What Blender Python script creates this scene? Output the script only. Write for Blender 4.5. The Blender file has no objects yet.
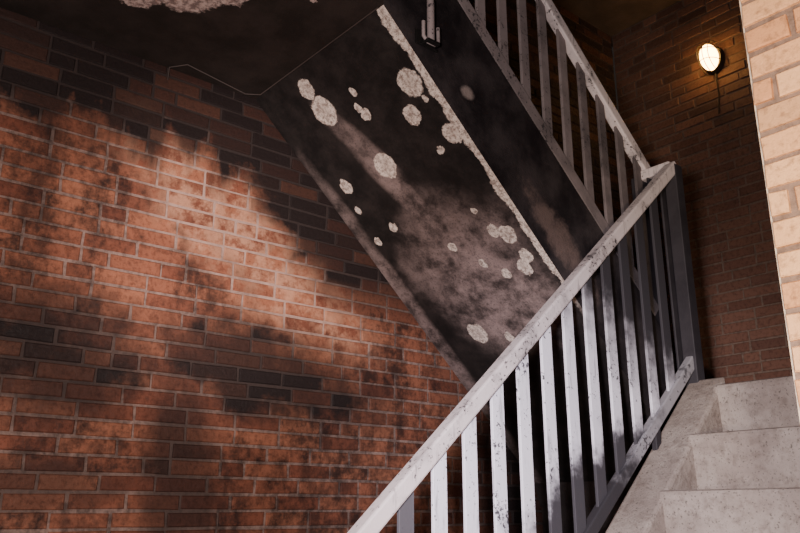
import bpy, bmesh, math, random
from mathutils import Vector, Matrix
random.seed(4)
ZOFF=1.515
FLOOR=-1.515
COL=bpy.context.collection

# ---------------------------------------------------------------- node helpers
class NB:
    def __init__(s,name):
        s.m=bpy.data.materials.new(name); s.m.use_nodes=True
        s.nt=s.m.node_tree; s.n=s.nt.nodes; s.l=s.nt.links
        s.b=s.n['Principled BSDF']; s.tc=s.n.new('ShaderNodeTexCoord'); s.P=s.tc.outputs['Object']
        sp=s.n.new('ShaderNodeSeparateXYZ'); s.l.new(s.P,sp.inputs[0]); s.x,s.y,s.z=sp.outputs
    def put(s,inp,v):
        if hasattr(v,'is_output'): s.l.new(v,inp)
        else:
            if hasattr(inp,'default_value'):
                if isinstance(v,(tuple,list)) and len(v)==3 and inp.type=='RGBA': v=(*v,1)
                inp.default_value=v
    def M(s,op,a,b=None,c=None,clamp=False):
        k=s.n.new('ShaderNodeMath'); k.operation=op; k.use_clamp=clamp
        s.put(k.inputs[0],a)
        if b is not None: s.put(k.inputs[1],b)
        if c is not None: s.put(k.inputs[2],c)
        return k.outputs[0]
    def V(s,op,a,b=None):
        k=s.n.new('ShaderNodeVectorMath'); k.operation=op
        s.put(k.inputs[0],a)
        if b is not None: s.put(k.inputs[1],b)
        return k.outputs['Value'] if op in('DISTANCE','LENGTH','DOT_PRODUCT') else k.outputs[0]
    def noise(s,scale,detail=4,rough=.6,vec=None,color=False):
        k=s.n.new('ShaderNodeTexNoise'); k.inputs['Scale'].default_value=scale
        k.inputs['Detail'].default_value=detail; k.inputs['Roughness'].default_value=rough
        s.l.new(vec or s.P,k.inputs['Vector']); return k.outputs['Color' if color else 'Fac']
    def smooth(s,v,a,b,o0=0.,o1=1.):
        k=s.n.new('ShaderNodeMapRange'); k.interpolation_type='SMOOTHSTEP'
        s.put(k.inputs['Value'],v)
        k.inputs['From Min'].default_value=a; k.inputs['From Max'].default_value=b
        k.inputs['To Min'].default_value=o0; k.inputs['To Max'].default_value=o1
        return k.outputs[0]
    def mix(s,f,a,b,mode='MIX'):
        k=s.n.new('ShaderNodeMix'); k.data_type='RGBA'; k.blend_type=mode
        s.put(k.inputs[0],f); s.put(k.inputs[6],a); s.put(k.inputs[7],b); return k.outputs[2]
    def blob(s,u,v,cu,cv,ru,rv,ang=0.,amp=None):
        du=s.M('SUBTRACT',u,cu); dv=s.M('SUBTRACT',v,cv)
        c,sn=math.cos(ang),math.sin(ang)
        a=s.M('ADD',s.M('MULTIPLY',du,c/ru),s.M('MULTIPLY',dv,sn/ru))
        b=s.M('ADD',s.M('MULTIPLY',du,-sn/rv),s.M('MULTIPLY',dv,c/rv))
        q=s.M('ADD',s.M('MULTIPLY',a,a),s.M('MULTIPLY',b,b))
        if amp is not None: q=s.M('ADD',q,amp)
        return s.smooth(q,.1,1.5,1.,0.)
    def bump(s,h,strength=.3,dist=.01):
        k=s.n.new('ShaderNodeBump'); k.inputs['Strength'].default_value=strength; k.inputs['Distance'].default_value=dist
        s.l.new(h,k.inputs['Height']); s.l.new(k.outputs[0],s.b.inputs['Normal'])
    def done(s,color,rough=.8,metal=0.,spec=.3):
        s.put(s.b.inputs['Base Color'],color); s.put(s.b.inputs['Roughness'],rough)
        s.b.inputs['Metallic'].default_value=metal; s.b.inputs['Specular IOR Level'].default_value=spec
        return s.m

def brick_mats(name,c_lo,c_hi,mortar,sootf,mort_soot=1.0):
    res=[]
    for kind in('mortar','brick'):
        nb=NB(name+'_'+kind)
        soot,pale=sootf(nb)
        fine=nb.noise(60,5,.7)
        if kind=='brick':
            at=nb.n.new('ShaderNodeAttribute'); at.attribute_name='tint'
            sp=nb.n.new('ShaderNodeSeparateColor'); nb.l.new(at.outputs['Color'],sp.inputs[0])
            c=nb.mix(sp.outputs[0],c_lo,c_hi)
            c=nb.mix(nb.smooth(sp.outputs[1],.80,1.,0.,.4),c,(c_lo[0]*.45,c_lo[1]*.5,c_lo[2]*.6))
            c=nb.mix(nb.smooth(fine,.45,.72,0.,.6),c,(c_lo[0]*.3,c_lo[1]*.3,c_lo[2]*.35))
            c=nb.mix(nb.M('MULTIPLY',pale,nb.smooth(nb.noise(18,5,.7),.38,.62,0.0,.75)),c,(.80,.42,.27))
            soot=nb.M('ADD',soot,nb.M('MULTIPLY',nb.M('SUBTRACT',sp.outputs[2],.5),nb.M('MULTIPLY',soot,.28)),clamp=True)
            c=nb.mix(soot,c,(.019,.012,.012))
            rough=nb.smooth(fine,.3,.7,.5,.85)
        else:
            c=nb.mix(nb.smooth(fine,.4,.7),mortar,tuple(v*.6 for v in mortar))
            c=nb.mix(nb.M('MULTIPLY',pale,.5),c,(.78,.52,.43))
            c=nb.mix(nb.M('MULTIPLY',soot,mort_soot),c,(.036,.026,.025)); rough=.9
        nb.bump(nb.noise(90,6,.75),.6,.006)
        res.append(nb.done(c,rough))
    return res

def soot_left(nb):
    n1=nb.noise(2.6,5,.6); n2=nb.noise(9,5,.65); n3=nb.noise(28,5,.7)
    vs=nb.noise(1.0,5,.6,vec=nb.V('MULTIPLY',nb.P,(7,7,1.6)))
    a=nb.M('MULTIPLY',nb.M('SUBTRACT',n1,.5),.6); b=nb.M('MULTIPLY',nb.M('SUBTRACT',n2,.5),.35)
    vr=nb.M('MULTIPLY',nb.M('SUBTRACT',vs,.5),.9)
    zz=nb.M('ADD',nb.M('ADD',nb.z,nb.M('MULTIPLY',vr,.55)),b)
    top=nb.smooth(zz,.99,1.22)
    sl=nb.M('ADD',nb.z,nb.M('MULTIPLY',nb.y,.92))
    sl=nb.M('ADD',nb.M('ADD',sl,nb.M('MULTIPLY',a,.6)),b)
    upper=nb.smooth(nb.z,.55,.9)
    edge=nb.M('MULTIPLY',nb.smooth(sl,2.08,2.34),upper)
    amp=nb.M('ADD',nb.M('MULTIPLY',a,3.0),nb.M('MULTIPLY',b,5.))
    b1=nb.blob(nb.y,nb.z,1.40,.45,.60,.20,-.12,amp)
    b2=nb.blob(nb.y,nb.z,.72,.43,.42,.21,0,amp)
    b3=nb.blob(nb.y,nb.z,1.10,.10,.15,.60,0.1,amp)
    b4=nb.blob(nb.y,nb.z,.62,.06,.35,.09,0,amp)
    s=nb.M('MAXIMUM',nb.M('MAXIMUM',top,edge),nb.M('MAXIMUM',nb.M('MULTIPLY',b1,.96),nb.M('MAXIMUM',nb.M('MULTIPLY',b2,.94),nb.M('MAXIMUM',nb.M('MULTIPLY',b3,.84),nb.M('MULTIPLY',b4,.75)))))
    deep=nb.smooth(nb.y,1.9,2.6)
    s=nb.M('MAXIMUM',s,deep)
    gen=nb.smooth(nb.M('ADD',nb.M('ADD',nb.M('MULTIPLY',n2,.4),nb.M('MULTIPLY',n3,.6)),nb.M('MULTIPLY',vr,.6)),.38,.66,.10,.84)
    pale=nb.blob(nb.y,nb.z,1.30,.88,.66,.20,-.62,amp)  # diagonal lit patch, painted as paler brick and mortar colour
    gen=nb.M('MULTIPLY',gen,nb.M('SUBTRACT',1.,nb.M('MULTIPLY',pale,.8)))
    s=nb.M('MAXIMUM',s,gen)
    s=nb.M('MULTIPLY',s,.98)
    return s,pale
def soot_end(nb):
    n2=nb.noise(5,5,.65)
    h=nb.M('ADD',nb.z,nb.M('MULTIPLY',nb.M('SUBTRACT',n2,.5),.8))
    return nb.smooth(h,.5,2.4,.25,.80),nb.M('MULTIPLY',n2,0.)
def soot_clean(nb):
    n2=nb.noise(9,5,.65)
    return nb.smooth(n2,.6,.8,0.,.10),nb.M('MULTIPLY',n2,0.)

# ---------------------------------------------------------------- mesh helpers
def finish(bm,name,mats,parent=None,bevel=0,smooth=False):
    me=bpy.data.meshes.new(name)
    bmesh.ops.recalc_face_normals(bm,faces=bm.faces)
    bm.to_mesh(me); bm.free()
    for m in mats: me.materials.append(m)
    o=bpy.data.objects.new(name,me); COL.objects.link(o)
    if parent: o.parent=parent
    if bevel:
        md=o.modifiers.new('bevel','BEVEL'); md.width=bevel; md.segments=2; md.limit_method='ANGLE'; md.angle_limit=math.radians(35)
    if smooth:
        for f in me.polygons: f.use_smooth=True
    return o
def box(bm,x0,x1,y0,y1,z0,z1,mi=0):
    vs=[bm.verts.new((x,y,z)) for x in(x0,x1) for y in(y0,y1) for z in(z0,z1)]
    for f in((0,1,3,2),(4,6,7,5),(0,4,5,1),(2,3,7,6),(0,2,6,4),(1,5,7,3)):
        fc=bm.faces.new([vs[i] for i in f]); fc.material_index=mi
def bar(bm,p0,p1,wx,wn,mi=0):
    p0=Vector(p0);p1=Vector(p1); d=(p1-p0).normalized(); X=Vector((1,0,0)) if abs(d.x)<.9 else Vector((0,1,0))
    n=d.cross(X).normalized()
    vs=[]
    for q in(p0,p1):
        for a,b in((-1,-1),(1,-1),(1,1),(-1,1)):
            vs.append(bm.verts.new(q+X*(a*wx/2)+n*(b*wn/2)))
    for f in((3,2,1,0),(4,5,6,7),(0,1,5,4),(1,2,6,5),(2,3,7,6),(3,0,4,7)):
        fc=bm.faces.new([vs[i] for i in f]); fc.material_index=mi
def extrude_profile(bm,prof,x0,x1,mi=0):
    a=[bm.verts.new((x0,y,z)) for y,z in prof]; b=[bm.verts.new((x1,y,z)) for y,z in prof]
    bm.faces.new(a).material_index=mi; bm.faces.new(b[::-1]).material_index=mi
    n=len(prof)
    for i in range(n):
        j=(i+1)%n; bm.faces.new((a[i],b[i],b[j],a[j])).material_index=mi
def tube(name,pts,r,mat,parent=None):
    cu=bpy.data.curves.new(name,'CURVE'); cu.dimensions='3D'; cu.bevel_depth=r; cu.bevel_resolution=3
    s=cu.splines.new('POLY'); s.points.add(len(pts)-1)
    for i,q in enumerate(pts): s.points[i].co=(*q,1)
    cu.materials.append(mat); o=bpy.data.objects.new(name,cu); COL.objects.link(o)
    if parent: o.parent=parent
    return o

def brick_wall(name,O,u,v,n,L,Hh,mats,thick=.1,L0=.168,H0=.0505,proud=.006,mort=.009):
    """real bricks on a mortar slab: O corner of wall face, u along, v up, n outward normal"""
    bm=bmesh.new(); lay=bm.verts.layers.float_color.new('tint')
    O=Vector(O);u=Vector(u);v=Vector(v);n=Vector(n)
    def P(a,b,c): return O+u*a+v*b+n*c
    vs=[bm.verts.new(P(a,b,c)) for a in(0,L) for b in(0,Hh) for c in(-thick,-proud)]
    for f in((0,1,3,2),(4,6,7,5),(0,4,5,1),(2,3,7,6),(0,2,6,4),(1,5,7,3)): bm.faces.new([vs[i] for i in f])
    rows=int(math.ceil(Hh/H0))
    for r in range(rows):
        off=(0,.5,.25,.75)[r%4]*L0
        k=-off
        while k<L:
            ln=L0 if random.random()>.10 else L0*.5
            a0=max(k,0)+mort*.5; a1=min(k+ln,L)-mort*.5; b0=r*H0+mort*.5; b1=min((r+1)*H0,Hh)-mort*.5
            k+=ln
            if a1-a0<.015 or b1-b0<.01: continue
            t=(random.random(),random.random(),random.random(),1)
            j=random.uniform(-.003,.0015); c=.0028
            jt=[random.uniform(-.0018,.0018) for _ in range(8)]
            back=[(a0+jt[0],b0+jt[1]),(a1+jt[2],b0+jt[3]),(a1+jt[4],b1+jt[5]),(a0+jt[6],b1+jt[7])]
            front=[(back[0][0]+c,back[0][1]+c),(back[1][0]-c,back[1][1]+c),(back[2][0]-c,back[2][1]-c),(back[3][0]+c,back[3][1]-c)]
            A=[bm.verts.new(P(x,y,-proud-.001)) for x,y in back]
            B=[bm.verts.new(P(x,y,-.003+j)) for x,y in back]
            C=[bm.verts.new(P(x,y,j)) for x,y in front]
            for q in A+B+C: q[lay]=t
            fs=[C]
            for X,Y in((A,B),(B,C)):
                for i in range(4):
                    fs.append([X[i],X[(i+1)%4],Y[(i+1)%4],Y[i]])
            for f in fs: bm.faces.new(f).material_index=1
    return finish(bm,name,mats)

# ---------------------------------------------------------------- materials
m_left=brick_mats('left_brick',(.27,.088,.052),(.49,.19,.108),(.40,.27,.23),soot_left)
m_end=brick_mats('end_brick',(.27,.12,.08),(.38,.18,.12),(.36,.24,.18),soot_end)
m_cln=brick_mats('pale_brick',(.72,.34,.16),(.90,.50,.26),(.78,.62,.48),soot_clean)

spots=[(-2.091,1.332,.0326),(-2.08,1.402,.0473),(-1.681,1.451,.0426),(-1.751,1.519,.0304),(-1.922,1.464,.0211),(-1.652,1.601,.0332),(-1.983,1.601,.0436),(-2.136,1.759,.0193),(-1.734,1.625,.0136),(-2.22,1.603,.0271),(-1.691,1.887,.0314),(-1.739,1.867,.0211),(-1.679,1.958,.0245),(-1.71,1.986,.0248),(-2.091,2.141,.0399),(-1.943,1.871,.0149),(-1.961,2.175,.0194),(-1.865,1.94,.0147),(-2.255,1.783,.0159),(-1.796,1.99,.016),(-1.91,1.40,.013),(-1.935,1.44,.013),(-2.24,1.68,.014),(-1.67,1.50,.010),(-1.76,1.80,.013)]
def soffit_mat():
    nb=NB('sooty_soffit_plaster')
    w=nb.noise(20,4,.6,color=True); w2=nb.noise(70,3,.6,color=True)
    Pd=nb.V('ADD',nb.P,nb.V('MULTIPLY',nb.V('SUBTRACT',w,(.5,.5,.5)),(.032,.032,0)))
    Pd=nb.V('ADD',Pd,nb.V('MULTIPLY',nb.V('SUBTRACT',w2,(.5,.5,.5)),(.010,.010,0)))
    Pf=nb.V('MULTIPLY',Pd,(1,1.25,0))
    acc=None; core=None
    for x,y,r in spots:
        d=nb.V('DISTANCE',Pf,(x,y*1.25,0))
        s=nb.smooth(d,r*1.0,r*1.14,1.,0.)
        acc=s if acc is None else nb.M('MAXIMUM',acc,s)
        if r>.02:
            s2=nb.smooth(d,r*.35,r*.75,1.,0.); core=s2 if core is None else nb.M('MAXIMUM',core,s2)
    n1=nb.noise(3,5,.6); n2=nb.noise(11,6,.7); n3=nb.noise(140,3,.6)
    ex=nb.M('ADD',nb.x,nb.M('MULTIPLY',nb.M('SUBTRACT',n2,.5),.07))
    taper=nb.M('MULTIPLY',nb.M('SUBTRACT',1.42,nb.z),.022)
    strip=nb.smooth(nb.M('SUBTRACT',ex,taper),-1.640,-1.634)
    lim=nb.smooth(nb.z,.62,.72); strip=nb.M('MULTIPLY',strip,lim)
    amp=nb.M('MULTIPLY',nb.M('SUBTRACT',n1,.5),2.6)
    hz=nb.blob(nb.x,nb.y,-1.93,1.97,.30,.24,0,amp)
    h1=nb.blob(nb.x,nb.y,-2.03,1.52,.045,.16,-.5,nb.M('MULTIPLY',amp,.4))
    h2=nb.blob(nb.x,nb.y,-1.99,1.69,.05,.19,-.4,nb.M('MULTIPLY',amp,.4))
    h3=nb.blob(nb.x,nb.y,-2.32,2.1,.05,.6,0,amp)
    haze=nb.M('MAXIMUM',nb.M('MAXIMUM',hz,nb.M('MULTIPLY',h1,.55)),nb.M('MAXIMUM',nb.M('MULTIPLY',h2,.8),nb.M('MULTIPLY',h3,.8)))
    c=nb.mix(nb.smooth(n2,.35,.7),(.010,.008,.008),(.030,.023,.022))
    c=nb.mix(nb.M('MULTIPLY',haze,nb.smooth(n2,.30,.65,.12,1.)),c,(.36,.265,.25))
    c=nb.mix(nb.smooth(n3,.52,.7,0.,.5),c,(.010,.008,.008))
    pc=nb.mix(nb.smooth(nb.noise(75,5,.8),.38,.58),(.30,.23,.20),(.85,.72,.64))
    pc=nb.mix(nb.M('MULTIPLY',core,.3),pc,(.42,.33,.29))
    mask=nb.M('MAXIMUM',acc,strip)
    c=nb.mix(mask,c,pc)
    h=nb.M('SUBTRACT',nb.M('MULTIPLY',n3,.35),nb.M('MULTIPLY',mask,nb.M('MULTIPLY',nb.noise(60,4,.7),.8)))
    nb.bump(h,.5,.004)
    return nb.done(c,.75)
def sooty(name,lo,hi,rough=.7,scale=6):
    nb=NB(name); n=nb.noise(scale,6,.65); f=nb.noise(110,3,.6)
    c=nb.mix(nb.smooth(n,.35,.7),lo,hi); c=nb.mix(nb.smooth(f,.55,.75,0,.3),c,tuple(v*.4 for v in lo))
    nb.bump(f,.5,.004); return nb.done(c,rough)
m_soff=soffit_mat()
m_dark=sooty('sooty_plaster',(.016,.012,.012),(.04,.030,.028))
def side_mat():
    nb=NB('sooty_stringer'); n=nb.noise(5,6,.65); f=nb.noise(110,3,.6); n2=nb.noise(14,5,.7)
    c=nb.mix(nb.smooth(n,.35,.7),(.016,.013,.015),(.062,.050,.052))
    amp=nb.M('MULTIPLY',nb.M('SUBTRACT',n2,.5),3.6)
    c=nb.mix(nb.M('MULTIPLY',nb.blob(nb.y,nb.z,2.06,.86,.22,.06,-.75,amp),.55),c,(.26,.18,.16))  # brownish lit streak painted into the side colour
    c=nb.mix(nb.M('MULTIPLY',nb.blob(nb.y,nb.z,1.62,1.27,.028,.024,0,nb.M('MULTIPLY',amp,.7)),.8),c,(.40,.32,.30))
    c=nb.mix(nb.smooth(f,.55,.75,0,.3),c,(.01,.01,.01))
    nb.bump(f,.5,.004); return nb.done(c,.5)
m_side=side_mat()
def ceil_mat():
    nb=NB('sooty_ceiling')
    n=nb.noise(6,6,.65); f=nb.noise(110,3,.6)
    c=nb.mix(nb.smooth(n,.35,.7),(.018,.013,.011),(.038,.027,.024))
    w=nb.noise(14,5,.7,color=True)
    Pf=nb.V('MULTIPLY',nb.V('ADD',nb.P,nb.V('MULTIPLY',nb.V('SUBTRACT',w,(.5,.5,.5)),(.13,.13,0))),(1,1,0))
    acc=None
    for x,y,r in((-1.92,.80,.095),(-2.03,.70,.06),(-1.83,.90,.06),(-1.72,1.10,.016),(-1.60,.6,.06)):
        s=nb.smooth(nb.V('DISTANCE',Pf,(x,y,0)),r*.9,r*1.1,1.,0.); acc=s if acc is None else nb.M('MAXIMUM',acc,s)
    c=nb.mix(acc,c,nb.mix(nb.smooth(nb.noise(50,5,.7),.4,.6),(.20,.14,.13),(.60,.46,.42)))
    nb.bump(nb.M('SUBTRACT',nb.M('MULTIPLY',f,.3),acc),.5,.005)
    return nb.done(c,.85)
m_ceil=ceil_mat()
def conc():
    nb=NB('stair_concrete'); n=nb.noise(5,6,.65); f=nb.noise(30,6,.75); s=nb.noise(160,2,.5)
    c=nb.mix(nb.smooth(n,.3,.7),(.27,.215,.19),(.43,.36,.32))
    c=nb.mix(nb.smooth(f,.45,.68,0,.6),c,(.17,.13,.11))
    c=nb.mix(nb.smooth(s,.60,.70,0,.7),c,(.07,.06,.05))
    nb.bump(f,.7,.008); return nb.done(c,.85)
m_conc=conc()
def railpaint(name,front):
    nb=NB(name)
    n=nb.noise(7,5,.65); sp=nb.noise(75,4,.7); st=nb.noise(1.0,4,.6,vec=nb.V('MULTIPLY',nb.P,(60,60,7)))
    jit=nb.M('MULTIPLY',nb.M('SUBTRACT',n,.5),.55)
    h=nb.M('SUBTRACT',nb.z,nb.M('SUBTRACT',nb.M('MULTIPLY',nb.y,.87),1.765))
    if front=='bal':
        g=nb.M('ADD',nb.M('ADD',h,nb.M('MULTIPLY',nb.M('SUBTRACT',nb.y,2.0),1.25)),jit)
        soot=nb.smooth(g,.42,.78,0.,.97)
        soot=nb.M('MAXIMUM',soot,nb.smooth(nb.M('SUBTRACT',1.42,nb.y),.06,.13,0.,.9))
        lowr=nb.M('ADD',nb.M('MULTIPLY',h,-1.),nb.M('ADD',nb.M('MULTIPLY',jit,.9),nb.smooth(nb.y,1.95,2.35,.20,0.)))
        soot=nb.M('MAXIMUM',soot,nb.smooth(lowr,-.12,.04,0.,.95))
        base=(.88,.84,.95)
    elif front=='bot':
        g=nb.M('ADD',nb.y,nb.M('MULTIPLY',jit,1.6))
        soot=nb.M('MAXIMUM',nb.smooth(g,2.15,2.38,.97,.55),nb.smooth(g,2.5,2.65,0.,.9)); base=(.78,.74,.80)
    elif front=='hand':
        soot=nb.smooth(n,.45,.72,0.,.65); base=(.76,.66,.67)
    elif front=='dark':
        soot=nb.smooth(n,.3,.7,.95,.99); base=(.5,.45,.5)
    else:
        g=nb.M('ADD',nb.M('MULTIPLY',nb.M('SUBTRACT',nb.y,1.3),.3),jit)
        soot=nb.smooth(g,.0,.5,.40,.88); base=(.60,.49,.49)
    speck=nb.smooth(nb.M('ADD',sp,nb.M('MULTIPLY',nb.M('SUBTRACT',n,.5),.6)),.58,.66,0.,.92)
    soot=nb.M('MAXIMUM',nb.M('MAXIMUM',soot,speck),nb.smooth(st,.55,.72,0.,.5))
    c=nb.mix(soot,base,(.018,.015,.020))
    nb.bump(sp,.3,.003)
    return nb.done(c,nb.smooth(soot,0,1,.45,.65),0,.4)
m_bal=railpaint('sooty_white_paint','bal'); m_hand=railpaint('sooty_handrail_paint','hand')
m_bot=railpaint('sooty_bottom_rail_paint','bot')
m_dk=railpaint('burnt_paint','dark'); m_up=railpaint('smoked_paint','up')
nb=NB('black_metal'); m_blk=nb.done((.03,.028,.028),.5,.6)
nb=NB('cable_grey'); m_cab=nb.done((.08,.06,.055),.6)
nb=NB('lamp_glass'); nb.b.inputs['Emission Color'].default_value=(1,.50,.11,1); nb.b.inputs['Emission Strength'].default_value=30; m_glow=nb.done((1,.8,.5),.3)
m_floor=sooty('floor_concrete',(.12,.11,.10),(.22,.2,.18),.8)
m_plain=sooty('hall_plaster',(.30,.26,.22),(.38,.33,.28),.9)

# ---------------------------------------------------------------- room shell
XL=-2.35; YE=3.6; TOP=2.68; XI=XL+.004; CZ=1.44; CY=(2.616-CZ)/.92
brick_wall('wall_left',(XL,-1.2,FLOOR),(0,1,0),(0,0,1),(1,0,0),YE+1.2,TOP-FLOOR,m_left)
brick_wall('wall_end',(XL,YE,FLOOR),(1,0,0),(0,0,1),(0,-1,0),2.2,TOP-FLOOR,m_end)
brick_wall('wall_hall',(-.63,1.42,FLOOR),(1,0,0),(0,0,1),(0,-1,0),2.3,TOP-FLOOR,m_cln,H0=.058,L0=.19,thick=.2,proud=.012,mort=.012)
brick_wall('wall_right',(-.632,1.43,FLOOR),(0,1,0),(0,0,1),(-1,0,0),YE-1.43,TOP-FLOOR,m_end,thick=.2)
bm=bmesh.new(); box(bm,XL-.1,1.8,-1.4,YE+.1,FLOOR-.15,FLOOR); finish(bm,'floor',[m_floor])
bm=bmesh.new(); box(bm,1.67,1.8,-1.2,1.62,FLOOR,TOP); finish(bm,'wall_hall_side',[m_plain])
bm=bmesh.new(); box(bm,XL-.1,1.8,-1.35,-1.2,FLOOR,TOP); finish(bm,'wall_back',[m_plain])
bm=bmesh.new(); box(bm,XL-.1,1.8,-1.35,YE+.1,TOP,TOP+.15); finish(bm,'ceiling',[sooty('upper_ceiling',(.05,.034,.025),(.08,.054,.04))])
bm=bmesh.new(); box(bm,XI,-1.6,-1.19,CY,CZ,1.634); box(bm,-1.6,1.66,-1.19,1.10,CZ,1.634); finish(bm,'landing_upper',[m_ceil])
bm=bmesh.new(); extrude_profile(bm,[(2.60,.409),(YE-.004,.409),(YE-.004,.02),(2.75,.02),(2.60,.12)],-1.40,-.636)
extrude_profile(bm,[(2.72,.409),(YE-.004,.409),(YE-.004,.02),(2.75,.02),(2.72,.11)],XI,-1.40,1); finish(bm,'landing_middle',[m_conc,m_dark])
bm=bmesh.new(); box(bm,XI,-.64,2.76,2.86,FLOOR,.02); finish(bm,'wall_understair',[m_dark])

# ---------------------------------------------------------------- lower staircase
root=bpy.data.objects.new('concrete_staircase',None); COL.objects.link(root)
RI=.175; TR=.194
y=2.55; z=.409; prof=[(2.595,.409),(2.55,.409)]
for k in range(1,11):
    prof.append((y+.010,z-RI)) ; z-=RI; y-=TR; prof.append((y,z))
prof.append((y+.012,FLOOR)); prof.append((y+.30,FLOOR)); prof.append((2.595,.12))
bm=bmesh.new(); extrude_profile(bm,prof,-1.40,-.636); finish(bm,'steps',[m_conc],root,bevel=.014)
s=RI/TR
bm=bmesh.new(); yb=.62
extrude_profile(bm,[(2.62,.445),(2.62,.1),(yb+.35,FLOOR),(yb,FLOOR),(yb,.445-s*(2.62-yb))],-1.52,-1.38)
o=finish(bm,'curb',[m_conc,m_dark],root,bevel=.01)
for f in o.data.polygons:
    if f.normal.x<-.5: f.material_index=1
# ---------------------------------------------------------------- upper staircase
root2=bpy.data.objects.new('concrete_staircase.001',None); COL.objects.link(root2)
prof=[(2.50,.409)]; y=2.5; z=.409
for k in range(7):
    z+=.175; prof.append((y,z))
    if k<6: y-=.19; prof.append((y,z))
prof.append((CY,1.634)); prof.append((CY,CZ)); prof.append((2.72,2.616-.92*2.72)); prof.append((2.72,.409))
bm=bmesh.new(); extrude_profile(bm,prof,XI,-1.66); finish(bm,'steps_and_soffit',[m_soff],root2)
bm=bmesh.new()
extrude_profile(bm,[(2.56,.70),(CY,.70+.92*(2.56-CY)),(CY,CZ),(2.72,2.616-.92*2.72),(2.72,.50)],-1.66,-1.60)
o=finish(bm,'stringer',[m_soff,m_side],root2)
for f in o.data.polygons:
    f.material_index=0 if f.normal.z<-.4 and abs(f.normal.x)<.1 else 1

# ---------------------------------------------------------------- lower railing
rail=bpy.data.objects.new('stair_railing',None); COL.objects.link(rail)
X=-1.5
hz=lambda y:.89*y-1.07
bz=lambda y:.87*y-1.765
bm=bmesh.new(); bar(bm,(X,.5,hz(.5)),(X,2.63,hz(2.63)),.045,.042); bar(bm,(X,2.63,hz(2.63)),(X-.15,2.63,hz(2.63)),.045,.04)
finish(bm,'handrail',[m_hand],rail,bevel=.006)
bm=bmesh.new(); bar(bm,(X,.72,bz(.72)),(X,2.63,bz(2.63)),.03,.040); finish(bm,'bottom_rail',[m_bot],rail,bevel=.004)
bm=bmesh.new()
y=1.384-.1085*6
while y<2.56:
    bar(bm,(X,y,bz(y)),(X,y,hz(y)),.010,.046)
    y+=.1085
finish(bm,'balusters',[m_bal],rail,bevel=.0015)
bm=bmesh.new()
bar(bm,(X,2.63,.411),(X,2.63,hz(2.63)),.05,.05)
bar(bm,(X-.15,2.63,.411),(X-.15,2.63,hz(2.63)),.045,.045)
bar(bm,(X-.05,2.63,.45),(X-.05,2.63,hz(2.63)),.010,.041)
bar(bm,(X-.10,2.63,.45),(X-.10,2.63,hz(2.63)),.010,.041)
bar(bm,(X,.66,FLOOR),(X,.66,hz(.66)),.045,.045)
for yy in(1.0,1.75,2.35): bar(bm,(X,yy,.445-s*(2.62-yy)-.02),(X,yy,bz(yy)),.02,.03)
finish(bm,'posts',[m_dk],rail,bevel=.003)
# ---------------------------------------------------------------- upper railing
rail2=bpy.data.objects.new('stair_railing.001',None); COL.objects.link(rail2)
X2=-1.63
hz2=lambda y:3.738-.92*y
bz2=lambda y:3.125-.92*y
bm=bmesh.new(); bar(bm,(X2,1.33,hz2(1.33)),(X2,2.66,hz2(2.66)),.04,.045); finish(bm,'handrail',[m_hand],rail2,bevel=.006)
bm=bmesh.new(); bar(bm,(X2,1.33,bz2(1.33)),(X2,2.62,bz2(2.62)),.03,.055)
finish(bm,'bottom_rail',[m_up],rail2,bevel=.004)
bm=bmesh.new(); y=1.40
while y<2.60:
    bar(bm,(X2,y,bz2(y)),(X2,y,hz2(y)),.012,.040); y+=.1085
finish(bm,'balusters',[m_up],rail2,bevel=.0015)
bm=bmesh.new()
for yy in(1.34,1.9,2.45): bar(bm,(X2,yy,.70+.92*(2.56-yy)-.02),(X2,yy,bz2(yy)),.025,.03)
bar(bm,(X2,1.34,1.6),(X2,1.34,hz2(1.34)),.04,.04)
finish(bm,'posts',[m_dk],rail2,bevel=.003)
# bracket on the side of the flight
br=bpy.data.objects.new('pipe_bracket',None); COL.objects.link(br)
bm=bmesh.new(); box(bm,-1.599,-1.592,1.40,1.49,1.36,1.41); box(bm,-1.592,-1.56,1.42,1.47,1.36,1.37); finish(bm,'plate',[m_blk],br,bevel=.002)
tube('rod',[(-1.575,1.445,1.365),(-1.575,1.445,1.72)],.012,m_up,br)
tube('rod_loop',[(-1.575,1.415,1.43),(-1.575,1.415,1.38),(-1.575,1.43,1.365),(-1.575,1.46,1.365),(-1.575,1.475,1.38),(-1.575,1.475,1.43)],.006,m_up,br)
tube('ceiling_cable',[(-1.62,CY-.006,CZ-.003),(-1.9,CY-.006,CZ-.003),(-2.3,CY-.006,CZ-.003),(-2.33,CY-.05,CZ-.003),(-2.28,.98,CZ-.003),(-2.335,.94,CZ-.003),(-2.338,.94,CZ-.05)],.0020,m_cab)

# ---------------------------------------------------------------- bulkhead lamp
lp=bpy.data.objects.new('wall_lamp',None); COL.objects.link(lp)
lx,ly,lz=-1.75,YE-.002,2.23
bm=bmesh.new(); bmesh.ops.create_cone(bm,cap_ends=True,segments=32,radius1=.058,radius2=.050,depth=.03,matrix=Matrix.Translation((lx,ly-.018,lz))@Matrix.Rotation(math.pi/2,4,'X')@Matrix.Diagonal((1,1.35,1,1)))
finish(bm,'base',[m_blk],lp)
bm=bmesh.new(); bmesh.ops.create_uvsphere(bm,u_segments=24,v_segments=16,radius=.05,matrix=Matrix.Translation((lx,ly-.055,lz))@Matrix.Diagonal((.85,1.2,1.4,1)))
finish(bm,'globe',[m_glow],lp,smooth=True)
for i,a in enumerate((-.03,0,.03)):
    pts=[(lx+a,ly-.03-.095*math.sin(t),lz+.085*math.cos(t)) for t in [math.pi*k/12 for k in range(13)]]
    tube('cage_wire_%d'%(i+1),pts,.0022,m_blk,lp)
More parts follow.
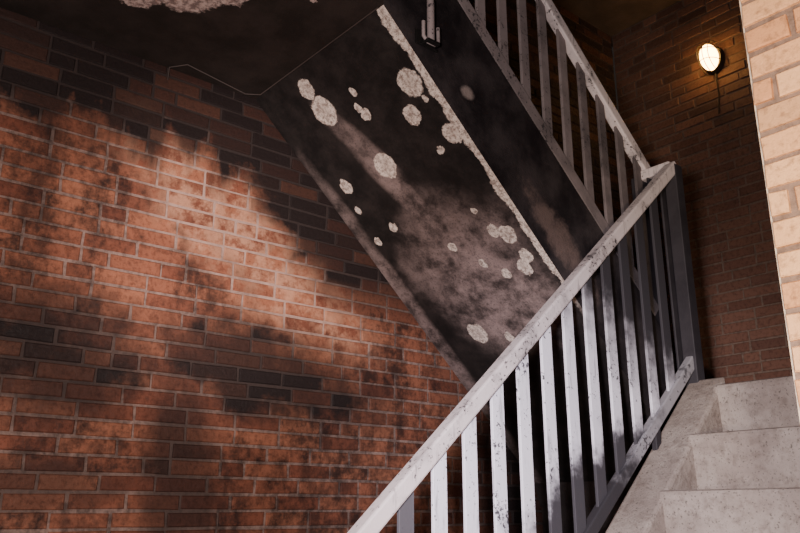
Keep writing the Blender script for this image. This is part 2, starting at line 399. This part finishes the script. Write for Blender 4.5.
for i,dz in enumerate((-.03,.03)):
    pts=[(lx+.053*math.cos(t),ly-.03-.085*math.sin(t),lz+dz) for t in [math.pi*k/12 for k in range(13)]]
    tube('cage_wire_%d'%(i+4),pts,.0022,m_blk,lp)
tube('lamp_cable',[(lx,ly-.010,lz-.07),(lx+.004,ly-.010,lz-.2),(lx-.01,ly-.010,lz-.30)],.0035,m_blk,lp)

# ---------------------------------------------------------------- lights
def lamp(name,typ,loc,energy,color,**k):
    l=bpy.data.lights.new(name,typ); l.energy=energy; l.color=color
    for a,b in k.items(): setattr(l,a,b)
    o=bpy.data.objects.new(name,l); o.location=loc; COL.objects.link(o); return o
def aim(o,t): o.rotation_euler=(Vector(t)-o.location).to_track_quat('-Z','Y').to_euler()
a=lamp('torch_spot','SPOT',(-.1,-.05,-.05),290,(1,.85,.79),spot_size=math.radians(31),spot_blend=1.0,shadow_soft_size=.08); aim(a,(XL,1.32,.88))
a=lamp('torch_spot_stair','SPOT',(-.16,.0,.12),270,(.95,.91,1.),spot_size=math.radians(44),spot_blend=1.,shadow_soft_size=.05); aim(a,(-1.5,1.85,.1))
a=lamp('flash','AREA',(-.16,-.15,.15),46,(1,.88,.82),size=.22); aim(a,(-1.8,1.6,.4))
a=lamp('column_boost_spot','SPOT',(.35,-.1,-.2),200,(1,.82,.60),spot_size=math.radians(46),spot_blend=.8,shadow_soft_size=.1); aim(a,(-.25,1.42,.45))  # unseen spot added to brighten the brick column at the right
lamp('bulkhead_bulb','POINT',(lx+.0,ly-.16,lz),1.2,(1,.6,.28),shadow_soft_size=.05)
w=bpy.data.worlds.new('world'); bpy.context.scene.world=w; w.use_nodes=True
w.node_tree.nodes['Background'].inputs[0].default_value=(.02,.016,.014,1)

# ---------------------------------------------------------------- camera
th=math.radians(50); p=math.radians(17)
Rv=Vector((math.cos(th),math.sin(th),0)); Hv=Vector((-math.sin(th),math.cos(th),0)); Zv=Vector((0,0,1))
Fv=Hv*math.cos(p)+Zv*math.sin(p); Uv=-Hv*math.sin(p)+Zv*math.cos(p)
cd=bpy.data.cameras.new('camera'); cd.lens=36; cd.sensor_width=36; cd.clip_start=.02
co=bpy.data.objects.new('camera',cd); COL.objects.link(co)
co.matrix_world=Matrix(((Rv.x,Uv.x,-Fv.x,0),(Rv.y,Uv.y,-Fv.y,0),(Rv.z,Uv.z,-Fv.z,0),(0,0,0,1)))
bpy.context.scene.camera=co
for o in bpy.data.objects:
    if o.parent is None: o.location.z+=ZOFF
